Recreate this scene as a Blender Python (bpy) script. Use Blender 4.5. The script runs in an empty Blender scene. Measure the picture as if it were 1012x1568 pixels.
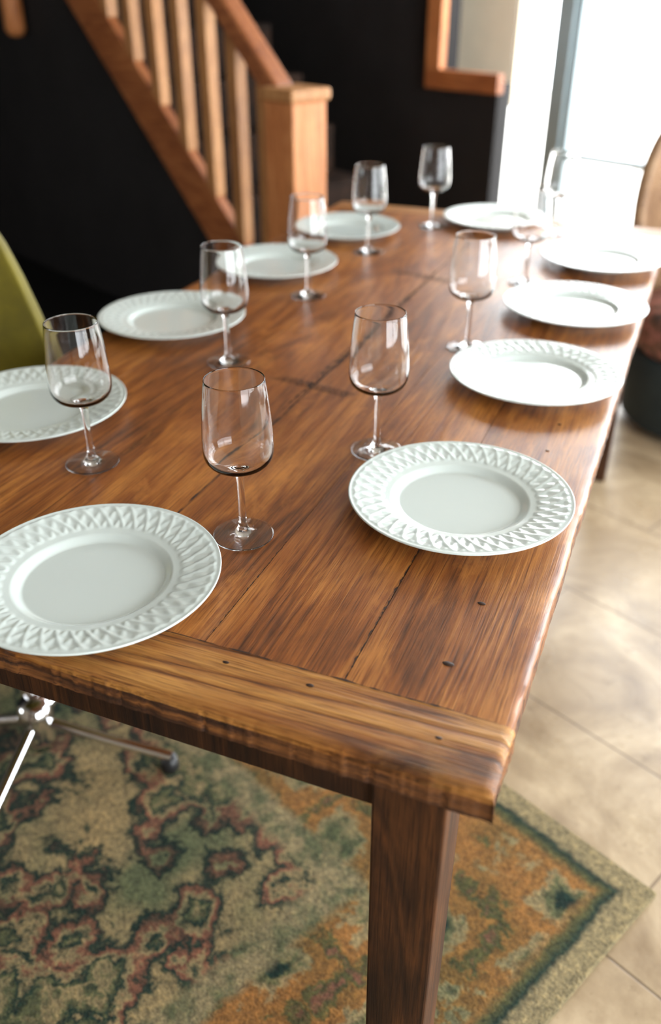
import bpy, bmesh, math, random
from mathutils import Vector, noise
random.seed(4)
S=bpy.context.scene
S.view_settings.view_transform='Standard'
A=math.radians(25.0); CA,SA=math.cos(A),math.sin(A)
TZ=0.76
def T(x,y): return (CA*x-SA*y, SA*x+CA*y)

# ---------------------------------------------------------------- materials
class N:
    def __init__(s,name):
        s.m=bpy.data.materials.new(name); s.m.use_nodes=True
        s.t=s.m.node_tree; s.n=s.t.nodes; s.l=s.t.links
        s.b=s.n['Principled BSDF']
    def add(s,typ,**kw):
        nd=s.n.new(typ)
        for k,v in kw.items():
            if k in nd.inputs.keys(): nd.inputs[k].default_value=v
            else: setattr(nd,k,v)
        return nd
    def k(s,a,b): s.l.new(a,b)
    def coords(s,scale=(1,1,1),rand=False,loc=(0,0,0)):
        tc=s.add('ShaderNodeTexCoord'); mp=s.add('ShaderNodeMapping')
        mp.inputs['Scale'].default_value=scale; mp.inputs['Location'].default_value=loc
        if rand:
            oi=s.add('ShaderNodeObjectInfo')
            vm=s.add('ShaderNodeVectorMath',operation='MULTIPLY'); vm.inputs[1].default_value=(17.3,31.7,11.1)
            s.k(oi.outputs['Random'],vm.inputs[0])
            ad=s.add('ShaderNodeVectorMath',operation='ADD')
            s.k(tc.outputs['Object'],ad.inputs[0]); s.k(vm.outputs[0],ad.inputs[1])
            s.k(ad.outputs[0],mp.inputs['Vector'])
        else: s.k(tc.outputs['Object'],mp.inputs['Vector'])
        return mp.outputs[0]
    def noise(s,vec,scale,detail=4,rough=.55,dist=0):
        n=s.add('ShaderNodeTexNoise'); n.inputs['Scale'].default_value=scale
        n.inputs['Detail'].default_value=detail; n.inputs['Roughness'].default_value=rough
        n.inputs['Distortion'].default_value=dist; s.k(vec,n.inputs['Vector']); return n.outputs['Fac']
    def ramp(s,fac,stops,interp='LINEAR'):
        r=s.add('ShaderNodeValToRGB'); cr=r.color_ramp; cr.interpolation=interp
        while len(cr.elements)<len(stops): cr.elements.new(.5)
        for e,(p,c) in zip(cr.elements,stops):
            e.position=p; e.color=(*c,1) if len(c)==3 else c
        s.k(fac,r.inputs[0]); return r.outputs[0]
    def mix(s,f,a,b,mode='MIX'):
        m=s.add('ShaderNodeMix',data_type='RGBA',blend_type=mode)
        for i,v in ((0,f),(6,a),(7,b)):
            if isinstance(v,(int,float)): m.inputs[i].default_value=v
            elif isinstance(v,tuple): m.inputs[i].default_value=(*v,1)
            else: s.k(v,m.inputs[i])
        return m.outputs[2]
    def math(s,op,a,b=0.,c=0.):
        m=s.add('ShaderNodeMath',operation=op)
        for i,v in enumerate((a,b,c)):
            if isinstance(v,(int,float)): m.inputs[i].default_value=v
            else: s.k(v,m.inputs[i])
        return m.outputs[0]
    def bump(s,h,strength=.3,dist=.002):
        b=s.add('ShaderNodeBump'); b.inputs['Strength'].default_value=strength; b.inputs['Distance'].default_value=dist
        s.k(h,b.inputs['Height']); s.k(b.outputs[0],s.b.inputs['Normal'])
    def set(s,**kw):
        for k,v in kw.items():
            k=k.replace('_',' ')
            i=s.b.inputs[k]
            if isinstance(v,bpy.types.NodeSocket): s.k(v,i)
            else: i.default_value=(*v,1) if isinstance(v,tuple) and len(v)==3 else v
        return s.m
def srgb(r,g,b):
    f=lambda c:(c/255/12.92) if c/255<=.04045 else ((c/255+.055)/1.055)**2.4
    return (f(r),f(g),f(b))

def wood(name,axis,dark,mid,light,rough=.34,coat=.25,gs=1.0,bump=.35,blotch=1.0,ringw=.4,porew=.75,spec=.5,rf=20.0,groove=0.0,wear=0.0):
    w=N(name)
    sc=[gs]*3; sc[axis]=.085*gs
    v=w.coords(tuple(sc),rand=True)
    sc2=[gs]*3; sc2[axis]=.025*gs
    v2=w.coords(tuple(sc2),rand=True)
    sc3=[1]*3; sc3[axis]=.38
    v3=w.coords(tuple(sc3),rand=True)
    big=w.noise(v,6.0,3,.5,.8)
    rings=w.math('FRACT',w.math('MULTIPLY',big,rf))
    rings=w.math('ABSOLUTE',w.math('SUBTRACT',rings,.5))
    rings=w.math('MULTIPLY',rings,2.0)
    fib=w.noise(v2,300,4,.72)
    pores=w.noise(v2,560,2,.8)
    bl=w.noise(v3,8,5,.62,.6)
    f=w.math('ADD',w.math('MULTIPLY',rings,ringw*.5),w.math('MULTIPLY',fib,.6))
    f=w.math('ADD',f,w.math('MULTIPLY',w.math('SUBTRACT',bl,.5),1.3*blotch))
    f=w.math('ADD',f,.03)
    col=w.ramp(f,[(.08,dark),(.40,mid),(.75,light)])
    pc=w.ramp(pores,[(.36,(.35,.28,.25)),(.5,(1,1,1))])
    col=w.mix(porew,col,pc,'MULTIPLY')
    if groove:
        gr=w.ramp(rings,[(.0,(.22,.16,.12)),(.16,(1,1,1))]); col=w.mix(groove,col,gr,'MULTIPLY')
    if wear:
        wn=w.noise(v3,15,6,.7,.4)
        wm=w.ramp(wn,[(.56,(0,0,0)),(.66,(wear,wear,wear))])
        col=w.mix(wm,col,tuple(min(1,c*1.25) for c in light))
    oi=w.add('ShaderNodeObjectInfo')
    tint=w.ramp(oi.outputs['Random'],[(0,(.88,.86,.84)),(.5,(1,1,1)),(1,(1.10,1.08,1.04))])
    col=w.mix(1,col,tint,'MULTIPLY')
    h=w.math('ADD',w.math('MULTIPLY',fib,.7),w.math('MULTIPLY',pores,.5))
    h=w.math('ADD',h,w.math('MULTIPLY',rings,.25+groove*.8))
    w.bump(h,bump,.0015)
    r=w.math('ADD',w.math('MULTIPLY',w.noise(v3,11,4,.6),.26),rough-.13)
    return w.set(Base_Color=col,Roughness=r,Coat_Weight=coat,Coat_Roughness=.25,Specular_IOR_Level=spec)

wood_y=wood('oak_plank_wood',1,srgb(72,37,12),srgb(144,83,32),srgb(194,129,60),rough=.38,coat=.2,blotch=.85,ringw=.42,bump=.4,wear=.35)
wood_x=wood('oak_end_wood',0,srgb(54,28,11),srgb(152,94,38),srgb(204,148,76),rough=.46,bump=.8,coat=.05,ringw=.6,porew=.9,rf=13,groove=.75,wear=.2)
wood_e=wood('shaded_edge_wood',0,srgb(26,13,6),srgb(78,43,17),srgb(134,84,38),rough=.6,bump=1.0,coat=.0,ringw=.9,porew=1.0,rf=14,groove=.5)  # table wood darkened: shade of the boards' upright sides painted into the colour
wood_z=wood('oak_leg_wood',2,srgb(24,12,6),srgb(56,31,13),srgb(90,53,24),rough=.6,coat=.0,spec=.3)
stair_wood=wood('pine_newel_wood',2,srgb(126,66,30),srgb(192,120,66),srgb(218,154,98),rough=.55,coat=.0,blotch=.5)
bal_wood=wood('pale_baluster_wood',2,srgb(126,80,42),srgb(178,124,72),srgb(204,154,100),rough=.55,coat=.0,blotch=.5)
stair_wood_x=wood('pine_rail_wood',0,srgb(96,50,22),srgb(152,88,46),srgb(188,122,70),rough=.55,coat=.0,blotch=.5)
tread_wood=wood('dark_tread_wood',0,srgb(14,9,6),srgb(28,18,12),srgb(44,28,18),rough=.8,coat=.0,spec=.08)

def simple(name,col,rough=.5,var=.12,scale=20,metal=0,bump=.0,**kw):
    w=N(name); v=w.coords()
    n=w.noise(v,scale,5,.6)
    lo=tuple(c*(1-var) for c in col); hi=tuple(min(1,c*(1+var)) for c in col)
    c=w.ramp(n,[(.3,lo),(.7,hi)])
    if bump: w.bump(n,bump,.002)
    return w.set(Base_Color=c,Roughness=rough,Metallic=metal,**kw)
dark_wall=simple('charcoal_wall_paint',srgb(36,34,34),.85,.15,3,Specular_IOR_Level=.2)
beige=simple('beige_plaster',srgb(226,212,186),.85,.05,4,bump=.1)
stone_wall=simple('taupe_plaster',srgb(128,116,102),.85,.05,4,bump=.1)
white_ceil=simple('ceiling_paint',srgb(150,144,136),.9,.03,4)
frame_grey=simple('grey_frame_paint',srgb(150,166,172),.45,.05,8)
chrome=simple('chrome_metal',(.75,.75,.76),.13,.04,30,metal=1)
black_pl=simple('black_plastic',(.015,.015,.016),.4,.1,30)
dark_floor=simple('dark_floor_cover',srgb(20,19,19),.95,.3,120,bump=.4,Specular_IOR_Level=.1)  # near-black cover for the sheet laid over the tiles by the stairs
iron=simple('worn_joint_wood',srgb(50,28,13),.7,.5,160)
knotm=simple('knot_wood',srgb(48,26,13),.55,.3,200)
green_vel=simple('olive_velvet',srgb(104,94,8),.85,.28,12,bump=.3,Sheen_Weight=.2)
porcelain=simple('white_porcelain',srgb(216,227,223),.16,.015,6,Coat_Weight=.3,Coat_Roughness=.08)
patio=simple('patio_stone',srgb(226,222,214),.8,.06,3)
gardenw=simple('white_garden_metal',srgb(225,225,222),.5,.04,8)

g=N('clear_glass'); g.set(Base_Color=(1,1,1),Roughness=0.0,Transmission_Weight=1.0,IOR=1.40); glass=g.m
w=N('window_pane_glass')
tr=w.add('ShaderNodeBsdfTransparent'); gl=w.add('ShaderNodeBsdfGlossy'); gl.inputs['Roughness'].default_value=.02
mx=w.add('ShaderNodeMixShader'); mx.inputs[0].default_value=.06
w.k(tr.outputs[0],mx.inputs[1]); w.k(gl.outputs[0],mx.inputs[2])
w.k(mx.outputs[0],w.n['Material Output'].inputs['Surface']); pane=w.m

# floor tiles
w=N('travertine_tiles'); v=w.coords((1,1,1),loc=(.55,-.153,0))
br=w.add('ShaderNodeTexBrick'); w.k(v,br.inputs['Vector'])
br.inputs['Scale'].default_value=1; br.inputs['Brick Width'].default_value=1.2; br.inputs['Row Height'].default_value=.4
br.inputs['Mortar Size'].default_value=.003; br.inputs['Mortar Smooth'].default_value=.3
br.inputs['Color1'].default_value=(*srgb(172,152,124),1); br.inputs['Color2'].default_value=(*srgb(160,140,112),1)
br.inputs['Mortar'].default_value=(*srgb(122,104,82),1)
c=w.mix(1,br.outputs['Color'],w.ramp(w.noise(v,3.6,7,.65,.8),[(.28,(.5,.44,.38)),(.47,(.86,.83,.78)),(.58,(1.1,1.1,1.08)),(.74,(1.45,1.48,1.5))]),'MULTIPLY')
c=w.mix(1,c,w.ramp(w.noise(v,24,5,.7),[(.25,(.55,.5,.44)),(.4,(1,1,1))]),'MULTIPLY')
w.bump(w.math('SUBTRACT',w.noise(v,30,4),br.outputs['Fac']),.25,.002)
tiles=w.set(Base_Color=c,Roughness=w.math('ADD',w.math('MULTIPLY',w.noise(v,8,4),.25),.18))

# ---------------------------------------------------------------- helpers
def link(o,parent=None,loc=None,rz=None):
    S.collection.objects.link(o)
    if parent: o.parent=parent
    if loc: o.location=loc
    if rz is not None: o.rotation_euler[2]=rz
    return o
def empty(name,loc=(0,0,0),rz=0):
    e=bpy.data.objects.new(name,None); e.empty_display_size=.1
    return link(e,None,loc,rz)
def mesh_obj(name,vs,fs,mat,parent=None,loc=None,smooth=False,rz=None):
    m=bpy.data.meshes.new(name); m.from_pydata(vs,[],fs); m.update()
    if smooth: m.polygons.foreach_set('use_smooth',[True]*len(m.polygons))
    m.materials.append(mat)
    return link(bpy.data.objects.new(name,m),parent,loc,rz)
def fixn(o):
    bm=bmesh.new(); bm.from_mesh(o.data); bmesh.ops.recalc_face_normals(bm,faces=bm.faces); bm.to_mesh(o.data); bm.free()
def bevel(o,w,seg=2):
    b=o.modifiers.new('bev','BEVEL'); b.width=w; b.segments=seg; b.limit_method='ANGLE'; return b
def box(name,x0,x1,y0,y1,z0,z1,mat,parent=None,bv=0):
    c=((x0+x1)/2,(y0+y1)/2,(z0+z1)/2); a,b,d=(x1-x0)/2,(y1-y0)/2,(z1-z0)/2
    vs=[(i*a,j*b,k*d) for i in(-1,1) for j in(-1,1) for k in(-1,1)]
    fs=[(0,1,3,2),(4,6,7,5),(0,4,5,1),(2,3,7,6),(0,2,6,4),(1,5,7,3)]
    o=mesh_obj(name,vs,fs,mat,parent,c)
    if bv: bevel(o,bv)
    return o
def lathe(name,prof,seg,mat,parent=None,loc=None):
    vs=[];fs=[];rows=[]
    for r,z in prof:
        if r<1e-6: rows.append([len(vs)]); vs.append((0,0,z))
        else:
            rows.append(list(range(len(vs),len(vs)+seg)))
            for i in range(seg):
                t=2*math.pi*i/seg; vs.append((r*math.cos(t),r*math.sin(t),z))
    for a,b in zip(rows,rows[1:]):
        for i in range(seg):
            j=(i+1)%seg
            if len(a)==1 and len(b)==1: continue
            if len(a)==1: fs.append((a[0],b[i],b[j]))
            elif len(b)==1: fs.append((a[i],b[0],a[j]))
            else: fs.append((a[i],b[i],b[j],a[j]))
    o=mesh_obj(name,vs,fs,mat,parent,loc,smooth=True); fixn(o); return o
def tube(name,pts,r,mat,parent=None,seg=16):
    pts=[Vector(p) for p in pts]; vs=[];fs=[]
    for i,p in enumerate(pts):
        d=(pts[min(i+1,len(pts)-1)]-pts[max(i-1,0)]).normalized()
        up=Vector((0,0,1)) if abs(d.z)<.9 else Vector((1,0,0))
        a=d.cross(up).normalized(); b=d.cross(a)
        for k in range(seg):
            t=2*math.pi*k/seg; vs.append(tuple(p+a*math.cos(t)*r+b*math.sin(t)*r))
    for i in range(len(pts)-1):
        for k in range(seg):
            j=(k+1)%seg; fs.append((i*seg+k,i*seg+j,(i+1)*seg+j,(i+1)*seg+k))
    fs.append(tuple(range(seg))); fs.append(tuple(range((len(pts)-1)*seg,len(pts)*seg)))
    o=mesh_obj(name,vs,fs,mat,parent,smooth=True); fixn(o)
    try: o.data.set_sharp_from_angle(angle=math.radians(60))
    except Exception: pass
    return o
def axis_vals(a,b,step,e0,e1):
    n=max(2,int((b-a)/step)); vals=[a+(b-a)*i/n for i in range(n+1)]
    ins=[.003,.007,.012]
    if e0: vals=[a]+[a+q for q in ins]+[v for v in vals if v>a+.015]
    if e1: vals=[v for v in vals if v<b-.015]+[b-q for q in ins[::-1]]+[b]
    return vals
def subboard(name,x0,x1,y0,y1,z0,z1,mat,parent,step,amp,edge,seed=0,worn=()):
    X=axis_vals(x0,x1,step,'x0' in worn,'x1' in worn); Y=axis_vals(y0,y1,step,'y0' in worn,'y1' in worn)
    nx,ny=len(X)-1,len(Y)-1
    cx,cy=(x0+x1)/2,(y0+y1)/2; hz=(z1-z0)/2
    bm=bmesh.new(); top={};bot={}
    for i,x in enumerate(X):
        for j,y in enumerate(Y):
            n1=noise.noise(Vector((x*12+seed,y*12,3))); n2=noise.noise(Vector((x*55,y*55+seed,7))); n3=noise.noise(Vector((x*150,y*150+seed,1)))
            ero=max(0,amp*(.45+n1*.8+n2*.45+n3*.45)); dx=dy=0
            dist=9
            if 'x0' in worn: dist=min(dist,x-x0); dx+=ero*(x==x0)
            if 'x1' in worn: dist=min(dist,x1-x); dx-=ero*(x==x1)
            if 'y0' in worn: dist=min(dist,y-y0); dy+=ero*(y==y0)
            if 'y1' in worn: dist=min(dist,y1-y); dy-=ero*(y==y1)
            q=max(0,1-dist/.0125); drop=edge*(1-math.sqrt(max(0,1-q*q)))*(1+.5*n1+.45*n2+.35*n3)
            z=hz-drop
            top[i,j]=bm.verts.new((x-cx+dx,y-cy+dy,z)); bot[i,j]=bm.verts.new((x-cx+dx*.6,y-cy+dy*.6,-hz))
    for i in range(nx):
        for j in range(ny):
            bm.faces.new((top[i,j],top[i+1,j],top[i+1,j+1],top[i,j+1]))
            bm.faces.new((bot[i,j],bot[i,j+1],bot[i+1,j+1],bot[i+1,j]))
    side=[]
    for i in range(nx):
        side.append(bm.faces.new((top[i,0],bot[i,0],bot[i+1,0],top[i+1,0])))
        side.append(bm.faces.new((top[i,ny],top[i+1,ny],bot[i+1,ny],bot[i,ny])))
    for j in range(ny):
        side.append(bm.faces.new((top[0,j],top[0,j+1],bot[0,j+1],bot[0,j])))
        side.append(bm.faces.new((top[nx,j],bot[nx,j],bot[nx,j+1],top[nx,j+1])))
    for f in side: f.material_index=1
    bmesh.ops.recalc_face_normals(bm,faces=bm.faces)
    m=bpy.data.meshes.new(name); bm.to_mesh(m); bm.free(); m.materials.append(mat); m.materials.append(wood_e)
    m.polygons.foreach_set('use_smooth',[True]*len(m.polygons))
    try: m.set_sharp_from_angle(angle=math.radians(48))
    except Exception: pass
    return link(bpy.data.objects.new(name,m),parent,(cx,cy,(z0+z1)/2))
def ribbon(name,p0,p1,w0,z,mat,parent,seed=0,n=160):
    """thin irregular strip of worn joint between boards"""
    p0,p1=Vector(p0),Vector(p1); d=(p1-p0); nrm=Vector((-d.y,d.x)).normalized(); vs=[];fs=[]
    for i in range(n+1):
        t=i/n; p=p0+d*t
        c=.0015*noise.noise(Vector((t*20,seed,0))); ww=w0*max(.08,.5+1.3*noise.noise(Vector((t*30,seed,5)))+.8*noise.noise(Vector((t*90,seed,9))))
        ww*=min(1,t*15+.1,(1-t)*15+.1)
        for s_ in(-1,1):
            q=p+nrm*(c+s_*ww/2); vs.append((q.x,q.y,z))
    for i in range(n): fs.append((2*i,2*i+1,2*i+3,2*i+2))
    return mesh_obj(name,vs,fs,mat,parent)

# ---------------------------------------------------------------- dining table
tab=empty('dining_table',(0,0,0),A)
W,L=.965,2.10
th=.03
xs=[-W,-.80,-.64,-.478,-.322,-.168,0]
for i in range(6):
    a,b=xs[i],xs[i+1]
    wn=['x0'] if i==0 else ['x1'] if i==5 else []
    g=.0004
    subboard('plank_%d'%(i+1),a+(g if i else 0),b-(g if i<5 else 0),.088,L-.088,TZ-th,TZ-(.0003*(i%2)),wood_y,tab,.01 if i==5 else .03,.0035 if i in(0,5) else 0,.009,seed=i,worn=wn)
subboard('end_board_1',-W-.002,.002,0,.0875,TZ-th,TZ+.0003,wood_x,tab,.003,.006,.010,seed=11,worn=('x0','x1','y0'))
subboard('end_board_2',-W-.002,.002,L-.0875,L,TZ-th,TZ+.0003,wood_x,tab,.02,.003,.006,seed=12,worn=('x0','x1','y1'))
ribbon('joint_1',(-.479,.10),(-.477,1.98),.0045,TZ+.0005,iron,tab,1,400)
for q in range(5):
    ribbon('joint_2%d'%q,(-.564+.006*q,.744+.004*q),(-.41+.004*q,.716+.004*q),.0030,TZ+.0005,iron,tab,20+q)
    ribbon('joint_3%d'%q,(-.575+.006*q,1.421+.004*q),(-.417+.004*q,1.391+.004*q),.0030,TZ+.0005,iron,tab,30+q)
    ribbon('joint_4%d'%q,(-.487+.0035*q,.62+.05*q),(-.487+.0035*q,1.2+.06*q),.003,TZ+.0005,iron,tab,40+q,300)
ribbon('joint_4',(-.1685,.09),(-.1685,.36),.0022,TZ+.0005,iron,tab,4)
ribbon('joint_5',(-.322,.09),(-.322,.3),.0016,TZ+.0005,iron,tab,5)
ribbon('joint_6',(-.70,.0878),(-.02,.0878),.0022,TZ+.0007,iron,tab,6,300)
az0=TZ-th-.05
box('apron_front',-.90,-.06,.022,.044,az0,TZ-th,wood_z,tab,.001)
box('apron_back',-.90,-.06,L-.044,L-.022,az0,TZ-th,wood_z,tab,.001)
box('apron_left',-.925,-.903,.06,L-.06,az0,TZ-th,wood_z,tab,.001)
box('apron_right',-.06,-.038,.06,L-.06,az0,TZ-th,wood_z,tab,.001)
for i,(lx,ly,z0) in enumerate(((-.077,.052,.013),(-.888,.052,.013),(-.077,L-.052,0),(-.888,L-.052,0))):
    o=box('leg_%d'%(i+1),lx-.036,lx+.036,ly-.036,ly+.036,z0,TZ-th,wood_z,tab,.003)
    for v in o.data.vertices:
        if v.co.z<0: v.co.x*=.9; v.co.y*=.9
for i,(nx,ny,r) in enumerate(((-.062,.05,.0028),(-.081,.15,.0045),(-.074,.259,.0034),(-.196,.069,.0035),(-.287,.068,.003),(-.073,.65,.0022),(-.072,.745,.0022))):
    o=lathe('knot_%d'%(i+1),[(0,.0007),(r*.8,.0006),(r,0)],14,knotm,tab,(nx,ny,TZ)); o.scale=(1.35,.8,1)

# ---------------------------------------------------------------- plates
def plate_mesh():
    RP=.143; seg=504
    def ztop(r):
        if r<.076: return .0062+.0006*(r/.076)**2
        if r<.090:
            s=(r-.076)/.014; s=s*s*(3-2*s); return .0068+.0075*s
        return .0143+.0085*((r-.090)/(RP-.090))
    rings=[(.0,ztop(0),0)]
    r=0.004
    while r<.074: rings.append((r,ztop(r),0)); r+=.006
    r=.074
    while r<.0918: rings.append((r,ztop(r),0)); r+=.0012
    while r<.1412: rings.append((r,ztop(r),1)); r+=.0009
    rings+=[(.1418,ztop(.1418)+.0002,0),(.1428,ztop(.1428)-.0003,0),(.143,ztop(.143)-.0012,0),(.1426,ztop(.143)-.0024,0),(.138,ztop(.138)-.0042,0),(.120,ztop(.12)-.0045,0),(.094,ztop(.094)-.005,0),(.086,.005,0),(.083,.0,0),(.079,.0,0),(.077,.002,0),(.0,.002,0)]
    vs=[];rows=[];fs=[]
    for r,z,m in rings:
        if r==0: rows.append([len(vs)]); vs.append((0,0,z)); continue
        rows.append(list(range(len(vs),len(vs)+seg)))
        for i in range(seg):
            t=2*math.pi*i/seg; dz=0
            if m:
                v=(r-.095)/(.139-.095)
                if 0<v<1:
                    win=min(1,v/.14,(1-v)/.12); win=win*win*(3-2*win)
                    p=42*t/(2*math.pi)
                    # woven relief: rounded strands that pass over and under each other
                    def rid(s,wd): s=s-math.floor(s); return math.exp(-((s-.5)/wd)**2)
                    q1=p+v*1.3; q2=p-v*1.3
                    a=rid(q1,.25); b=rid(q2,.25)
                    ka=math.floor(q1)+math.floor(q2)
                    over=.5+.5*math.cos(math.pi*(q1+q2))*math.cos(math.pi*(q1-q2))
                    h=max(a*(.62+.38*over),b*(.62+.38*(1-over)))
                    dz=.0014*h*win
            vs.append((r*math.cos(t),r*math.sin(t),z+dz))
    for a,b in zip(rows,rows[1:]):
        for i in range(seg):
            j=(i+1)%seg
            if len(a)==1: fs.append((a[0],b[i],b[j]))
            elif len(b)==1: fs.append((a[i],b[0],a[j]))
            else: fs.append((a[i],b[i],b[j],a[j]))
    m=bpy.data.meshes.new('dinner_plate'); m.from_pydata(vs,[],fs); m.update()
    bm=bmesh.new(); bm.from_mesh(m); bmesh.ops.recalc_face_normals(bm,faces=bm.faces); bm.to_mesh(m); bm.free()
    m.polygons.foreach_set('use_smooth',[True]*len(m.polygons)); m.materials.append(porcelain)
    return m
pm=plate_mesh()
for i,(x,y) in enumerate([(-.15,.447),(-.14,.894),(-.134,1.284),(-.13,1.677),(-.459,1.98),(-.483,.125),(-.84,.473),(-.856,.916),(-.831,1.342),(-.804,1.723)]):
    o=bpy.data.objects.new('dinner_plate',pm); p=T(x,y); link(o,None,(p[0],p[1],TZ+.0012),i*1.3)

# ---------------------------------------------------------------- wine glasses
gp=[(0,.0008),(.030,.0008),(.0365,.0),(.0372,.0008),(.0368,.0018),(.030,.0026),(.016,.0048),(.008,.0085),(.0055,.014),(.0046,.022),(.0042,.045),(.0043,.070),(.0050,.083),(.0075,.0895),(.016,.0925),(.027,.0955),(.0355,.101),(.0402,.109),(.0415,.120),(.0413,.132),(.0402,.150),(.0380,.175),(.0352,.198),(.0343,.2045),(.0339,.2050),(.0335,.2045),(.0344,.197),(.0372,.175),(.0394,.150),(.0405,.132),(.0406,.121),(.0392,.111),(.0345,.1035),(.026,.0985),(.014,.0960),(.0,.0952)]
def smooth_prof(p,n=2):
    for _ in range(n):
        q=[p[0]]
        for a,b in zip(p,p[1:]):
            q.append((a[0]*.75+b[0]*.25,a[1]*.75+b[1]*.25)); q.append((a[0]*.25+b[0]*.75,a[1]*.25+b[1]*.75))
        q.append(p[-1]); p=q
    return p
first=None
for x,y in [(-.377,.283),(-.659,.37),(-.66,.779),(-.682,1.185),(-.684,1.568),(-.612,1.883),(-.268,1.451),(-.286,1.008),(-.302,.557),(-.285,1.936)]:
    p=T(x,y)
    if first is None:
        first=lathe('wine_glass',smooth_prof(gp,1),96,glass,None,(p[0],p[1],TZ+.0012))
    else:
        link(bpy.data.objects.new('wine_glass',first.data),None,(p[0],p[1],TZ+.0012),random.random()*6)

# ---------------------------------------------------------------- room shell
XL,XR,YF,YB,H=-5.2,2.6,-2.6,3.2,2.6
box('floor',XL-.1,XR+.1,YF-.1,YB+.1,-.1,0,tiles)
box('ceiling',XL-.1,XR+.1,YF-.1,YB+.1,H,H+.1,white_ceil)
box('wall_left',XL-.1,XL,YF,YB,0,H,dark_wall)
wf=empty('wall_front')
fx0,fx1,fz0,fz1=-3.1,-2.1,1.0,2.0
box('panel_a',XL-.1,fx0,YF-.1,YF,0,H,stone_wall,wf)
box('panel_b',fx1,XR+.1,YF-.1,YF,0,H,stone_wall,wf)
box('panel_c',fx0,fx1,YF-.1,YF,0,fz0,stone_wall,wf)
box('panel_d',fx0,fx1,YF-.1,YF,fz1,H,stone_wall,wf)
wb=empty('wall_back')
box('panel_main',XL-.1,-2.84,YB,YB+.1,0,H,dark_wall,wb)
box('panel_low',-2.84,-2.50,YB,YB+.1,0,.93,dark_wall,wb)
box('panel_top',-2.84,2.0,YB,YB+.1,2.35,H,dark_wall,wb)
box('panel_right',2.0,XR+.1,YB,YB+.1,0,H,stone_wall,wb)
box('niche_back',-3.1,-2.64,YB+.30,YB+.34,.8,2.4,beige,wb)
tr1=empty('trim_1')
box('trim_sill',-2.92,-2.47,YB-.05,YB-.001,.89,.975,stair_wood_x,tr1,.004)
box('trim_jamb',-2.92,-2.83,YB-.05,YB-.001,.975,2.35,stair_wood,tr1,.004)
win=empty('window_1')
def glaz(parent,axis,c,segs,z0,z1,fw=.06,rail=None,dep=.06):
    for i,(a,b) in enumerate(segs):
        def bb(n,u0,u1,w0,w1,m,d=dep):
            if axis=='y': return box(n,u0,u1,c-d/2,c+d/2,w0,w1,m,parent)
            return box(n,c-d/2,c+d/2,u0,u1,w0,w1,m,parent)
        bb('stile_a%d'%i,a,a+fw*.5,z0,z1,frame_grey); bb('stile_b%d'%i,b-fw,b,z0,z1,frame_grey)
        bb('rail_t%d'%i,a,b,z1-fw,z1,frame_grey,dep*.98); bb('rail_b%d'%i,a,b,z0,z0+fw,frame_grey,dep*.98)
        if rail: bb('rail_m%d'%i,a,b,rail-.013,rail+.013,frame_grey,dep*.9)
        bb('glass_%d'%i,a+fw*.4,b-fw*.4,z0+fw*.5,z1-fw*.5,pane,.006)
glaz(win,'y',YB+.05,[(-2.14,-1.1),(-1.1,-.1),(-.1,.9),(.9,2.0)],0,2.35,.06,.66)
box('sidelight_glass',-2.47,-2.19,YB+.047,YB+.053,0,2.35,pane,win)
box('mullion',-2.22,-2.14,YB,YB+.1,0,2.35,frame_grey,win)
win2=empty('window_2')
wr=empty('wall_right')
box('panel_low',XR,XR+.1,YF,YB,0,.3,stone_wall,wr)
box('panel_top',XR,XR+.1,YF,YB,2.35,H,stone_wall,wr)
box('panel_a',XR,XR+.1,YF,-.8,.3,2.35,stone_wall,wr)
box('panel_b',XR,XR+.1,2.4,YB,.3,2.35,stone_wall,wr)
glaz(win2,'x',XR+.05,[(-.8,.8),(.8,2.4)],.3,2.35)
win3=empty('window_3')
glaz(win3,'y',YF-.05,[(fx0,(fx0+fx1)/2),((fx0+fx1)/2,fx1)],fz0,fz1)
box('patio_ground',-8,8,YB+.12,14,-.12,-.03,patio)

# ---------------------------------------------------------------- staircase
st=empty('staircase')
NX,NY=-2.169,1.66; SL=.9
def slanted(name,x0,x1,y0,y1,za,zb,mat,parent,bv=.004):
    vs=[]
    for x in (x0,x1):
        Lx=NX-x
        for y in (y0,y1):
            for z in (za,zb): vs.append((x,y,z+SL*Lx))
    fs=[(0,1,3,2),(4,6,7,5),(0,4,5,1),(2,3,7,6),(0,2,6,4),(1,5,7,3)]
    o=mesh_obj(name,vs,fs,mat,parent); fixn(o); bevel(o,bv); return o
slanted('stringer',NX-2.75,NX-.06,NY-.025,NY+.02,-.02,.21,stair_wood_x,st)
slanted('handrail',NX-1.75,NX-.05,NY-.04,NY+.04,.90,1.0,stair_wood_x,st,.012)
k=0; Lb=.15
while Lb<1.7:
    x=NX-Lb
    box('baluster_%d'%(k+1),x-.027,x+.027,NY-.024,NY+.024,.19+SL*Lb,.93+SL*Lb,bal_wood,st,.003)
    Lb+=.165; k+=1
box('newel_post',NX-.075,NX+.075,NY-.075,NY+.075,0,1.0,stair_wood,st,.004)
box('newel_cap',NX-.088,NX+.088,NY-.088,NY+.088,1.0,1.04,bal_wood,st,.01)
n=11
for i in range(n):
    x1=NX-.08-i*.215; z=.195*(i+1)
    box('tread_%d'%(i+1),x1-.235,x1,NY+.025,NY+.855,z-.03,z,tread_wood,st)
    box('riser_%d'%(i+1),x1-.235,x1-.215,NY+.03,NY+.85,z,z+.165,tread_wood,st)
vs=[(NX-.08,NY,.0),(NX-2.75,NY,0),(NX-2.75,NY,SL*2.75-.02),(NX-.08,NY,SL*.08-.02)]
vs+=[(x,y+.015,z) for x,y,z in vs]
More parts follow.
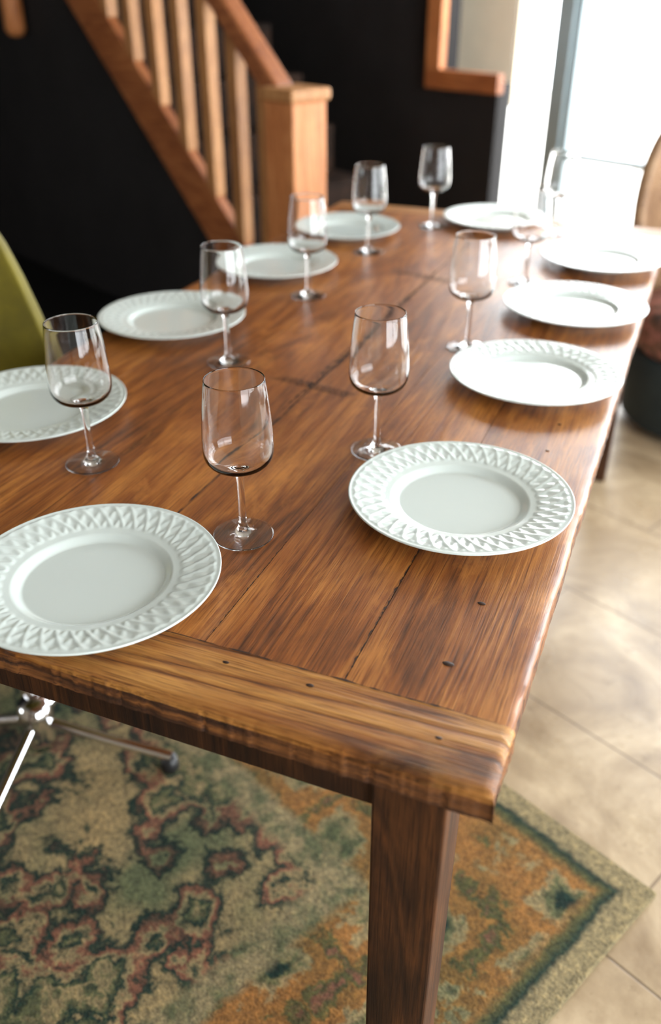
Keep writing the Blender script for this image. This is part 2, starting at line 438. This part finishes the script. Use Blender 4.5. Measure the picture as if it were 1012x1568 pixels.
o=mesh_obj('understair_panel',vs,[(0,1,2,3),(4,7,6,5),(0,4,5,1),(2,6,7,3),(1,5,6,2),(0,3,7,4)],dark_wall,st); fixn(o)
lathe('newel_drop',[(0,0),(.03,.006),(.045,.03),(.045,.5),(0,.5)],24,stair_wood,st,(-4.05,NY-.06,1.12))
box('dark_floor_sheet',-5.0,-2.44,.1,1.657,.0005,.012,dark_floor,None,.003)  # black sheet added to darken the floor here, not a real mat

# ---------------------------------------------------------------- rug
RX0,RX1,RY0,RY1=-3.0,-.034,-1.55,.608
w=N('faded_oriental_rug'); 
tc=w.add('ShaderNodeTexCoord'); sx=w.add('ShaderNodeSeparateXYZ'); w.k(tc.outputs['Object'],sx.inputs[0])
hx,hy=(RX1-RX0)/2,(RY1-RY0)/2
dx=w.math('SUBTRACT',hx,w.math('ABSOLUTE',sx.outputs[0])); dy=w.math('SUBTRACT',hy,w.math('ABSOLUTE',sx.outputs[1]))
v0=w.coords()
nt=w.add('ShaderNodeTexNoise'); nt.inputs['Scale'].default_value=22; nt.inputs['Detail'].default_value=4; nt.inputs['Roughness'].default_value=.65; w.k(v0,nt.inputs['Vector'])
sb=w.add('ShaderNodeVectorMath',operation='SUBTRACT'); w.k(nt.outputs['Color'],sb.inputs[0]); sb.inputs[1].default_value=(.5,.5,.5)
sc_=w.add('ShaderNodeVectorMath',operation='SCALE'); w.k(sb.outputs[0],sc_.inputs[0]); sc_.inputs['Scale'].default_value=.06
av=w.add('ShaderNodeVectorMath',operation='ADD'); w.k(v0,av.inputs[0]); w.k(sc_.outputs[0],av.inputs[1]); v=av.outputs[0]
jn=w.noise(v0,26,4,.7); de=w.math('ADD',w.math('MINIMUM',dx,dy),w.math('MULTIPLY',w.math('SUBTRACT',jn,.5),.03))
cream,sage,teal,terra,ochre,olive=srgb(162,146,108),srgb(104,108,76),srgb(24,54,46),srgb(142,96,76),srgb(158,114,62),srgb(94,94,56)
# field: two scales of concentric faded motifs
vd=w.add('ShaderNodeTexVoronoi',distance='MANHATTAN'); vd.inputs['Scale'].default_value=3.4; vd.inputs['Randomness'].default_value=.75; w.k(v,vd.inputs['Vector'])
ve=w.add('ShaderNodeTexVoronoi',distance='EUCLIDEAN'); ve.inputs['Scale'].default_value=11.0; ve.inputs['Randomness'].default_value=.8; w.k(v,ve.inputs['Vector'])
f1=w.math('ADD',w.math('MULTIPLY',vd.outputs['Distance'],.6),w.math('MULTIPLY',ve.outputs['Distance'],.6))
f1=w.math('ADD',f1,w.math('MULTIPLY',w.math('SUBTRACT',w.noise(v,7,5,.65,1.5),.5),.8))
field=w.ramp(f1,[(.16,terra),(.26,cream),(.34,teal),(.42,sage),(.49,cream),(.56,sage),(.62,teal),(.69,cream),(.75,terra),(.84,teal),(.95,cream)],'EASE')
patch=w.ramp(w.noise(v0,3.2,3,.55),[(.38,(.42,.6,.55)),(.52,(1.0,.96,.9)),(.68,(1.25,1.12,.98))])
field=w.mix(1,field,patch,'MULTIPLY')
vb=w.add('ShaderNodeTexVoronoi',distance='CHEBYCHEV'); vb.inputs['Scale'].default_value=8.0; vb.inputs['Randomness'].default_value=.65; w.k(v,vb.inputs['Vector'])
f2=w.math('ADD',vb.outputs['Distance'],w.math('MULTIPLY',w.math('SUBTRACT',w.noise(v,12,4,.65,1.0),.5),.9))
border=w.ramp(f2,[(.02,teal),(.14,sage),(.26,cream),(.36,ochre),(.50,ochre),(.60,olive),(.72,terra)],'EASE')
border=w.mix(1,border,w.ramp(w.noise(v0,5,3,.55),[(.35,(.62,.72,.66)),(.6,(1.15,1.05,.95))]),'MULTIPLY')
edge=w.ramp(de,[(0,cream),(.040,cream),(.05,teal),(.065,olive),(.08,ochre)],'LINEAR')
m_b=w.ramp(de,[(.07,(0,0,0)),(.09,(1,1,1))])
col=w.mix(m_b,edge,border)
m_g=w.ramp(de,[(.34,(0,0,0)),(.36,(1,1,1))]); col=w.mix(m_g,col,w.ramp(w.noise(v,20,3),[(.4,cream),(.6,sage)]))
m_f=w.ramp(de,[(.40,(0,0,0)),(.42,(1,1,1))]); col=w.mix(m_f,col,field)
pile=w.noise(v0,260,3,.7); speck=w.noise(v0,110,4,.8)
col=w.mix(1,col,w.ramp(speck,[(.3,(.3,.31,.31)),(.5,(.85,.85,.85)),(.7,(1.6,1.5,1.35))]),'MULTIPLY')
w.bump(w.math('ADD',pile,speck),1.0,.008)
rugm=w.set(Base_Color=col,Roughness=.95,Sheen_Weight=.05,Specular_IOR_Level=.2)
rug=box('area_rug',RX0,RX1,RY0,RY1,0.001,.012,rugm,None,.004)

# ---------------------------------------------------------------- green swivel chair
ch=empty('swivel_dining_chair',(*T(-1.03,.52),0),A)
hubx,huby=-.946+1.03,.43-.52
def shell(name,R0,a0,a1,zlow,topf,mat,parent,thick=.035,cx=0,cy=0,flare=.03,sq=1.0):
    vs=[];fs=[];na,nz=48,12
    for i in range(na+1):
        a=a0+(a1-a0)*i/na; zt=topf(a)
        for j in range(nz+1):
            t=j/nz; z=zlow+(zt-zlow)*t; r=R0+flare*(z-zlow)/.4
            vs.append((cx-r*math.cos(a),cy+r*math.sin(a)*sq,z))
    for i in range(na):
        for j in range(nz):
            p=i*(nz+1)+j; fs.append((p,p+1,p+nz+2,p+nz+1))
    o=mesh_obj(name,vs,fs,mat,parent,smooth=True); fixn(o)
    s=o.modifiers.new('s','SOLIDIFY'); s.thickness=thick; s.offset=0
    b=o.modifiers.new('b','BEVEL'); b.width=thick*.4; b.segments=3; b.limit_method='ANGLE'
    return o
def sm(x): x=max(0,min(1,x)); return x*x*(3-2*x)
shell('backrest',.25,-math.radians(105),math.radians(105),.42,lambda a:1.0-.40*sm((abs(math.degrees(a))-58)/42),green_vel,ch)
lathe('seat',[(0,.40),(.2,.40),(.235,.42),(.245,.45),(.235,.475),(.2,.487),(0,.49)],48,green_vel,ch)
tube('column',[(hubx,huby,.06),(hubx*.5,huby*.5,.2),(0,0,.4)],.02,chrome,ch)
lathe('hub',[(0,.04),(.03,.04),(.034,.06),(.034,.12),(.026,.15),(0,.15)],32,chrome,ch,(hubx,huby,0))
for i in range(4):
    a=math.radians(13+90*i); c,s_=math.cos(a),math.sin(a)
    tube('star_arm_%d'%(i+1),[(hubx+.02*c,huby+.02*s_,.10),(hubx+.15*c,huby+.15*s_,.07),(hubx+.27*c,huby+.27*s_,.045)],.011,chrome,ch)
    lathe('glide_%d'%(i+1),[(0,0),(.016,0),(.018,.01),(.015,.032),(0,.034)],20,black_pl,ch,(hubx+.265*c,huby+.265*s_,.0125))

# ---------------------------------------------------------------- armchair at far end
arm=empty('upholstered_armchair',(*T(.225,2.60),0),A+math.radians(-70))
tan=wood('bentwood_tan',1,srgb(98,70,48),srgb(136,104,74),srgb(160,128,94),rough=.6,coat=.0)
w=N('floral_fabric'); v=w.coords()
c=w.ramp(w.noise(v,16,3,.6,1),[(.35,srgb(70,52,44)),(.5,srgb(120,84,68)),(.6,srgb(170,110,100)),(.7,srgb(90,80,60))])
floral=w.set(Base_Color=c,Roughness=.9)
tealf=simple('dark_teal_fabric',srgb(34,44,44),.9,.15,20)
lathe('base',[(0,.02),(.27,.02),(.29,.04),(.30,.2),(.29,.27),(0,.27)],48,tealf,arm)
lathe('seat_cushion',[(0,.27),(.27,.27),(.295,.30),(.30,.36),(.28,.41),(.2,.43),(0,.435)],48,floral,arm)
shell('backrest',.31,-math.radians(100),math.radians(100),.30,lambda a:.98-.4*sm((abs(math.degrees(a))-25)/80),tan,arm,.04)
for i in range(4):
    a=math.radians(45+90*i); lathe('foot_%d'%(i+1),[(0,0),(.02,0),(.022,.02),(0,.02)],16,black_pl,arm,(.22*math.cos(a),.22*math.sin(a),0))

# ---------------------------------------------------------------- garden table outside
gt=empty('garden_table',(-2.6,5.0,-.03))
lathe('top',[(0,.70),(.45,.70),(.46,.715),(.45,.73),(0,.73)],48,gardenw,gt)
for i in range(3):
    a=math.radians(30+120*i); tube('leg_%d'%(i+1),[(.1*math.cos(a),.1*math.sin(a),.7),(.3*math.cos(a),.3*math.sin(a),.0)],.014,gardenw,gt)

# ---------------------------------------------------------------- lights
wd=bpy.data.worlds.new('sky'); S.world=wd; wd.use_nodes=True
bg=wd.node_tree.nodes['Background']; bg.inputs[0].default_value=(.93,.97,1,1); bg.inputs[1].default_value=13.5
def portal(name,loc,rot,sx_,sy_):
    l=bpy.data.lights.new(name,'AREA'); l.shape='RECTANGLE'; l.size=sx_; l.size_y=sy_
    l.cycles.is_portal=True
    o=bpy.data.objects.new(name,l); link(o,None,loc); o.rotation_euler=rot
portal('window_light_back',(-.24,YB+.13,1.18),(math.radians(-90),0,0),4.5,2.35)
portal('window_light_right',(XR+.13,.8,1.32),(0,math.radians(90),0),2.05,3.2)
portal('window_light_front',((fx0+fx1)/2,YF-.13,(fz0+fz1)/2),(math.radians(90),0,0),fx1-fx0,fz1-fz0)

# ---------------------------------------------------------------- camera
PITCH=math.radians(31.4)
cd=bpy.data.cameras.new('camera'); cam=bpy.data.objects.new('camera',cd); link(cam,None,(.268,-.433,1.34))
cam.rotation_euler=(math.pi/2-PITCH,0,math.radians(47.2))
cd.sensor_fit='VERTICAL'; cd.sensor_height=36; cd.lens=30.58
cd.clip_start=.02
cd.dof.use_dof=True; cd.dof.focus_distance=.98; cd.dof.aperture_fstop=2.4
S.camera=cam
